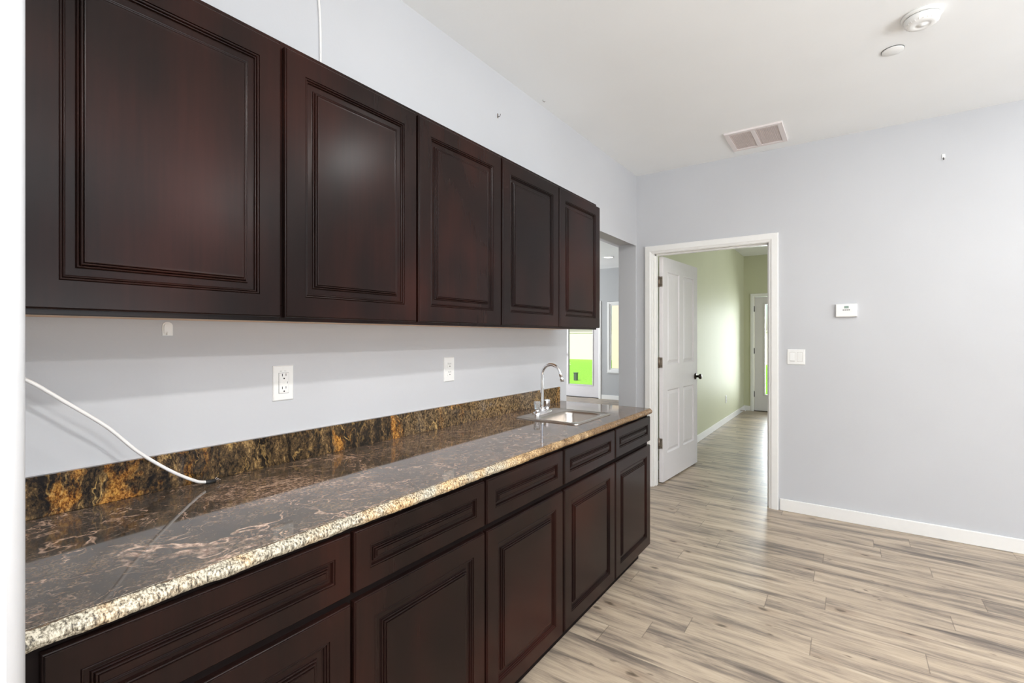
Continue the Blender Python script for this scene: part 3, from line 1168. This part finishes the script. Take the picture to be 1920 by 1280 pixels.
# hooks
def nail_hook(name, fn, label, w=0.004):
    root = thing(name, label, 'hook', fn(0, 0, 0))
    bm = new(); plate_box(bm, fn, -w, w, -0.012, 0.012, 0.0, 0.002, 0.0005)
    link_obj('plate', bm, M['bronze'], root)
    bm = new(); tube(bm, [fn(0, -0.004, 0.001), fn(0, -0.008, 0.010), fn(0, -0.004, 0.017), fn(0, 0.006, 0.019)], 0.0014, 8)
    link_obj('prong', bm, M['dark_bronze'], root)
    return root


nail_hook('picture_hook', lambda a, b, d: (d, 2.087 + a, 2.505 + b), 'tiny metal picture hook high on the wall above the cabinets')
fnh = fy(2.053, 2.466)
root = thing('picture_hook', 'tiny pale hook high on the grey wall at right', 'hook', fnh(0, 0, 0))
bm = new(); plate_box(bm, fnh, -0.008, 0.008, -0.002, 0.024, 0.0, 0.004, 0.001)
link_obj('plate', bm, M['plastic'], root)
bm = new(); tube(bm, [fnh(0, 0.002, 0.003), fnh(0, -0.012, 0.008), fnh(0, -0.016, 0.014), fnh(0, -0.010, 0.018)], 0.0022, 8)
link_obj('prong', bm, M['dark_bronze'], root)
bm = new()
tube(bm, [(0.043, 2.485, CEIL), (0.043, 2.486, CEIL - 0.008), (0.047, 2.492, CEIL - 0.012), (0.051, 2.497, CEIL - 0.008)], 0.0014, 8)
tag(link_obj('ceiling_hook', bm, M['bronze']), 'tiny hook in the ceiling near the left wall', 'hook')

# adhesive hook under the wall cabinet
fn = lambda a, b, d: (d, 0.546 + a, 1.3315 + b)
root = thing('adhesive_hook', 'small white adhesive hook on the wall just under the nearest cabinet', 'hook', (0, 0.546, 1.3315))
bm = new()
pts = [(-0.0125, -0.0185), (0.0125, -0.0185)] + [(0.0125 * math.cos(t), 0.009 + 0.0105 * math.sin(t)) for t in [PI * k / 10 for k in range(11)]]
prism(bm, pts, fn, 0.0, 0.004)
link_obj('base_plate', bm, M['plastic'], root)
bm = new()
pts = [(-0.0095, -0.0125), (0.0095, -0.0125)] + [(0.0095 * math.cos(t), 0.007 + 0.008 * math.sin(t)) for t in [PI * k / 10 for k in range(11)]]
prism(bm, pts, fn, 0.004, 0.0075)
plate_box(bm, fn, -0.0045, 0.0045, -0.0165, -0.0125, 0.004, 0.014)
plate_box(bm, fn, -0.0045, 0.0045, -0.0165, -0.008, 0.0125, 0.015)
link_obj('hook_body', bm, M['plastic'], root)

# ------------------------------------------------------------------ ceiling fittings
VX0, VX1, VY0, VY1 = 0.829, 1.189, 3.636, 4.008
root = thing('ceiling_vent', 'square white louvred air vent in the ceiling above the doorway', 'vent', ((VX0 + VX1) / 2, (VY0 + VY1) / 2, CEIL))
bm = new()
zt, zb = CEIL, CEIL - 0.012
bw = 0.028
for q in ((VX0, VX1, VY0, VY0 + bw), (VX0, VX1, VY1 - bw, VY1), (VX0, VX0 + bw, VY0 + bw, VY1 - bw), (VX1 - bw, VX1, VY0 + bw, VY1 - bw)):
    box(bm, *q, zb, zt)
xm = (VX0 + VX1) / 2
box(bm, xm - 0.012, xm + 0.012, VY0 + bw, VY1 - bw, zb, zt)
M['vent'] = plain('pinkish_white_metal', lin(228, 220, 218), 0.5, var=0.01)
link_obj('frame', bm, M['vent'], root)
bm = new(); box(bm, VX0 + bw, VX1 - bw, VY0 + bw, VY1 - bw, CEIL - 0.002, CEIL)
link_obj('duct_back', bm, plain('dusty_white', lin(240, 230, 226), 0.9, var=0.1, scale=18), root)
for (a, b) in ((VX0 + bw, xm - 0.012), (xm + 0.012, VX1 - bw)):
    n = 14
    for k in range(n):
        xc = a + (b - a) * (k + 0.5) / n
        bm = new()
        prism(bm, [(xc - 0.005, CEIL - 0.003), (xc - 0.0035, CEIL - 0.003), (xc + 0.0035, CEIL - 0.008), (xc + 0.002, CEIL - 0.008)],
              lambda p, q, d: (p, d, q), VY0 + bw, VY1 - bw)
        link_obj('slat', bm, M['vent'], root)

SX, SY = 1.822, 2.80
root = thing('smoke_detector', 'round white smoke detector on the ceiling near the upper right corner', 'smoke detector', (SX, SY, CEIL))
bm = new(); lathe(bm, [(0.0, 0.0), (0.074, 0.0), (0.074, -0.008), (0.070, -0.012), (0.062, -0.013)], (SX, SY, CEIL), n=48)
link_obj('mounting_base', bm, M['plastic'], root)
bm = new(); lathe(bm, [(0.0625, -0.0125), (0.0625, -0.0155)], (SX, SY, CEIL), n=48)
link_obj('seam', bm, M['grey_box'], root)
bm = new(); lathe(bm, [(0.064, -0.015), (0.065, -0.020), (0.060, -0.036), (0.052, -0.043), (0.030, -0.046), (0.028, -0.0445), (0.016, -0.0445), (0.015, -0.047), (0.0, -0.048)], (SX, SY, CEIL), n=48)
link_obj('sensor_cover', bm, M['plastic'], root)
bm = new()
for k in range(24):
    a = 2 * PI * k / 24
    c, s = math.cos(a), math.sin(a)
    p0 = Vector((SX + 0.0605 * c, SY + 0.0605 * s, CEIL - 0.0345)); p1 = Vector((SX + 0.054 * c, SY + 0.054 * s, CEIL - 0.042))
    tube(bm, [p0, p1], 0.0012, 5)
link_obj('vent_slots', bm, M['cable'], root)

root = thing('cover_disc', 'flat white round cover disc in the ceiling beside the smoke detector', 'cover plate', (1.735, 3.062, CEIL))
bm = new(); lathe(bm, [(0.0, 0.0), (0.047, 0.0), (0.047, -0.003)], (1.735, 3.062, CEIL), n=40)
link_obj('shadow_gap', bm, M['grey_box'], root)
bm = new(); lathe(bm, [(0.0, -0.001), (0.0455, -0.001), (0.0455, -0.005), (0.043, -0.0065), (0.0, -0.0065)], (1.735, 3.062, CEIL), n=40)
link_obj('disc', bm, M['plastic'], root)

root = thing('recessed_light', 'lit recessed ceiling light in the next room, seen through the opening', 'light', (-2.005, 8.086, CEIL))
bm = new(); lathe(bm, [(0.095, 0.0), (0.098, -0.004), (0.085, -0.006), (0.075, -0.003)], (-2.005, 8.086, CEIL), n=40)
link_obj('trim_ring', bm, M['plastic'], root)
bm = new(); lathe(bm, [(0.0, -0.002), (0.076, -0.002), (0.076, -0.004), (0.0, -0.004)], (-2.005, 8.086, CEIL), n=40)
link_obj('lens', bm, M['lens'], root)

# ------------------------------------------------------------------ open four-panel door
HX, HY = 0.158, YF + 0.121
ang = math.radians(4.2)     # leaf leans slightly off the green wall
root = struct_empty('door_1', (HX, HY, 0.0), 'open white four-panel door in the doorway', 'door', rotz=-ang)
# leaf local frame: width runs along +y, panels face +x
LW, LH, LT = 0.905, 2.012, 0.035
INT = [(0, 0), (0.003, -0.002), (0.007, -0.009), (0.010, -0.0125), (0.014, -0.013), (0.018, -0.012), (0.040, -0.005), (0.043, -0.0048)]
OFF = 0.038
st, mul = 0.105, 0.10
pw0, pw1 = (st, LW / 2 - mul / 2), (LW / 2 + mul / 2, LW - st)
panels = [(*pw0, 0.245, 0.815), (*pw1, 0.245, 0.815), (*pw0, 1.045, 1.885), (*pw1, 1.045, 1.885)]
fr, pn = panel_front(LW, LH, LT, panels, INT, lambda a, b, d: (OFF + d, 0.004 + a, 0.012 + b), edge=0.002)
idm = Matrix.Identity(4)
leaf = link_obj('leaf', fr, M['door'], root, mw=idm)
for p in pn:
    link_obj('recessed_panel', p, M['door'], leaf, mw=idm)
for z in (0.357, 1.079, 1.801):
    bm = new()
    box(bm, -0.001, 0.034, -0.0005, 0.0035, z - 0.045, z + 0.045)
    box(bm, -0.004, -0.0005, -0.036, 0.002, z - 0.045, z + 0.045)
    h = link_obj('hinge', bm, M['bronze'], root, mw=idm)
    bm = new(); tube(bm, [(0.004, -0.005, z - 0.048), (0.004, -0.005, z + 0.048)], 0.0065, 12)
    link_obj('knuckle', bm, M['bronze'], h, mw=idm)
    for dz in (-0.03, 0.03):
        for xx in (0.012, 0.026):
            bm = new()
            lathe(bm, [(0.0035, 0.0), (0.002, -0.0012), (0, -0.0012)], (xx, -0.0005, z + dz), axis='y', n=10)
            link_obj('screw', bm, M['dark_bronze'], h, mw=idm)
kz, ky = 0.905, LW - 0.06
bm = new()
lathe(bm, [(0.0, 0.0), (0.032, 0.0), (0.032, 0.004), (0.026, 0.010), (0.012, 0.012), (0.011, 0.036), (0.0, 0.036)], (OFF, ky, kz), axis='x', n=28)
hd = link_obj('door_knob', bm, M['dark_bronze'], root, mw=idm)
bm = new()
lathe(bm, [(0.012, 0.034), (0.024, 0.042), (0.0275, 0.052), (0.024, 0.062), (0.0, 0.066)], (OFF, ky, kz), axis='x', n=28)
link_obj('grip', bm, M['dark_bronze'], hd, mw=idm)
bm = new()
lathe(bm, [(0.0, 0.0), (0.032, 0.0), (0.032, -0.004), (0.026, -0.010), (0.012, -0.012), (0.011, -0.034), (0.024, -0.04), (0.0275, -0.05), (0.024, -0.058), (0.0, -0.06)], (OFF - LT, ky, kz), axis='x', n=28)
link_obj('door_knob', bm, M['dark_bronze'], root, mw=idm)
bm = new(); box(bm, OFF - 0.029, OFF - 0.006, LW + 0.0035, LW + 0.005, kz - 0.028, kz + 0.028)
link_obj('latch_plate', bm, M['dark_bronze'], root, mw=idm)

# door stop on the green wall baseboard
root = thing('door_stop', 'small spring door stop on the baseboard of the green wall', 'door stop', (0.014, 9.0, 0.05))
bm = new(); tube(bm, [(0.014, 9.0, 0.05), (0.085, 9.0, 0.05)], 0.005, 10)
link_obj('spring_rod', bm, M['bronze'], root)
bm = new(); lathe(bm, [(0.0, 0.0), (0.009, 0.0), (0.009, 0.012), (0.0, 0.012)], (0.083, 9.0, 0.05), axis='x', n=16)
link_obj('rubber_tip', bm, M['plastic'], root)


# ------------------------------------------------------------------ glazed doors in the outer wall
def glazed_door(name, x0, x1, gx0, gx1, gz0, gz1, label, hinge_side, trim_name, trim_label):
    root = struct_empty(name, (x0, YX + 0.04, 0.0), label, 'door')
    yf = YX + 0.02
    bm = new()
    for q in ((x0, gx0, 0.012, 2.008), (gx1, x1, 0.012, 2.008), (gx0, gx1, 0.012, gz0), (gx0, gx1, gz1, 2.008)):
        box(bm, q[0], q[1], yf, yf + 0.044, q[2], q[3])
    lf = link_obj('leaf', bm, M['door'], root)
    bm = new()
    m = 0.022
    for q in ((gx0 - m, gx0, gz0 - m, gz1 + m), (gx1, gx1 + m, gz0 - m, gz1 + m), (gx0, gx1, gz0 - m, gz0), (gx0, gx1, gz1, gz1 + m)):
        box(bm, q[0], q[1], yf - 0.010, yf, q[2], q[3], 0.003, 1)
    link_obj('glazing_bead', bm, M['door'], lf)
    bm = new(); box(bm, gx0, gx1, yf + 0.018, yf + 0.024, gz0, gz1)
    link_obj('pane', bm, M['glass'], root)
    hx = x0 - 0.003 if hinge_side < 0 else x1 + 0.003
    for z in (0.30, 1.06, 1.80):
        bm = new(); tube(bm, [(hx, yf - 0.004, z - 0.05), (hx, yf - 0.004, z + 0.05)], 0.008, 10)
        link_obj('hinge', bm, M['dark_bronze'], root)
    bm = new(); box(bm, x0 - 0.005, x1 + 0.005, YX + 0.005, YX + 0.12, 0.0, 0.011)
    link_obj('threshold', bm, M['dark_bronze'], root)
    kx = gx1 + (x1 - gx1) * 0.5 if hinge_side < 0 else x0 + (gx0 - x0) * 0.5
    bm = new(); lathe(bm, [(0.0, 0.0), (0.03, 0.0), (0.03, -0.006), (0.012, -0.01), (0.011, -0.03), (0.026, -0.04), (0.026, -0.055), (0.0, -0.06)], (kx, yf, 0.92), axis='y', n=24)
    link_obj('door_knob', bm, M['dark_bronze'], root)
    casing(trim_name, x0 - 0.004, x1 + 0.004, 2.012, YX, 0.055, 0.016, trim_label)
    return root


glazed_door('door_2', 0.166, 1.05, 0.335, 0.881, 0.30, 1.875, 'white glazed door in the green end wall, hinges at left', -1,
            'trim_4', 'white casing around the glazed door of the green room')
glazed_door('door_3', -3.692, -2.812, -3.540, -2.964, 0.275, 1.875, 'white glazed garden door seen under the cabinets above the sink', 1,
            'trim_5', 'white casing around the glazed garden door')

# window beside the garden door
root = struct_empty('window_1', (-2.0, YX + 0.03, 0.57), 'white framed window beside the garden door, seen past the pier', 'window')
wx0, wx1, wz0, wz1 = -2.612, -1.402, 0.573, 2.037
bm = new()
y0, y1 = YX - 0.012, YX + 0.07
fw = 0.05
for q in ((wx0, wx0 + fw, wz0, wz1), (wx1 - fw, wx1, wz0, wz1), (wx0 + fw, wx1 - fw, wz0, wz0 + fw), (wx0 + fw, wx1 - fw, wz1 - fw, wz1)):
    box(bm, q[0], q[1], y0, y1, q[2], q[3], 0.004, 1)
link_obj('frame', bm, M['plastic'], root)
bm = new()
sw = 0.03
for q in ((wx0 + fw, wx0 + fw + sw, wz0 + fw, wz1 - fw), (-2.02, -1.98, wz0 + fw, wz1 - fw), (wx0 + fw + sw, -2.02, wz0 + fw, wz0 + fw + sw), (wx0 + fw + sw, -2.02, wz1 - fw - sw, wz1 - fw)):
    box(bm, q[0], q[1], y0 + 0.015, y0 + 0.045, q[2], q[3], 0.003, 1)
link_obj('sash', bm, M['plastic'], root)
bm = new(); box(bm, wx0 + fw, wx1 - fw, y0 + 0.03, y0 + 0.034, wz0 + fw, wz1 - fw)
link_obj('pane', bm, M['glass'], root)
bm = new(); box(bm, wx0 - 0.001, wx1 + 0.001, YX - 0.03, YX - 0.013, wz0 - 0.022, wz0 - 0.001, 0.004, 1)
link_obj('sill', bm, M['trim'], root)

# ------------------------------------------------------------------ outside
bm = new(); box(bm, -30, 30, 9.55, 12.2, -0.25, -0.05)
o = struct('trim_6', bm, M['patio'], 'pale concrete patio slab outside', 'patio')
bm = new(); box(bm, -30, 30, 12.2, 28.0, -0.3, -0.15)
tag(link_obj('lawn', bm, M['grass']), 'bright lime green lawn seen through the garden door glass', 'lawn', kind='stuff')
bm = new()
box(bm, -30, 30, 28.0, 28.25, -0.3, 1.55)
box(bm, -30, 30, 27.97, 28.28, 1.55, 1.63)
tag(link_obj('garden_wall', bm, M['fence']), 'pale block garden wall at the far side of the lawn', 'wall')
bm = new(); box(bm, -4.46, -4.10, 13.9, 14.26, -0.16, 3.0)
box(bm, -4.50, -4.06, 13.86, 14.30, -0.16, 0.1)
tag(link_obj('patio_column', bm, M['stucco']), 'beige stucco patio column seen through the window', 'column')
bm = new(); box(bm, 0.25, 3.4, 11.6, 11.85, -0.06, 2.7)
box(bm, 0.22, 3.43, 11.56, 11.89, 2.7, 2.78)
tag(link_obj('stucco_screen_wall', bm, M['stucco']), 'tall beige stucco wall seen through the glazed door of the green room', 'wall')
UX0, UY0 = -5.95, 14.37
root = thing('utility_box', 'small dark grey post standing on the bright lawn', 'post', (UX0, UY0, -0.15))
bm = new(); box(bm, UX0 - 0.055, UX0 + 0.055, UY0 - 0.055, UY0 + 0.055, -0.15, 0.09, 0.01, 2)
link_obj('housing', bm, M['grey_box'], root)
bm = new(); box(bm, UX0 - 0.065, UX0 + 0.065, UY0 - 0.065, UY0 + 0.065, 0.09, 0.115, 0.008, 2)
link_obj('lid', bm, M['grey_box'], root)
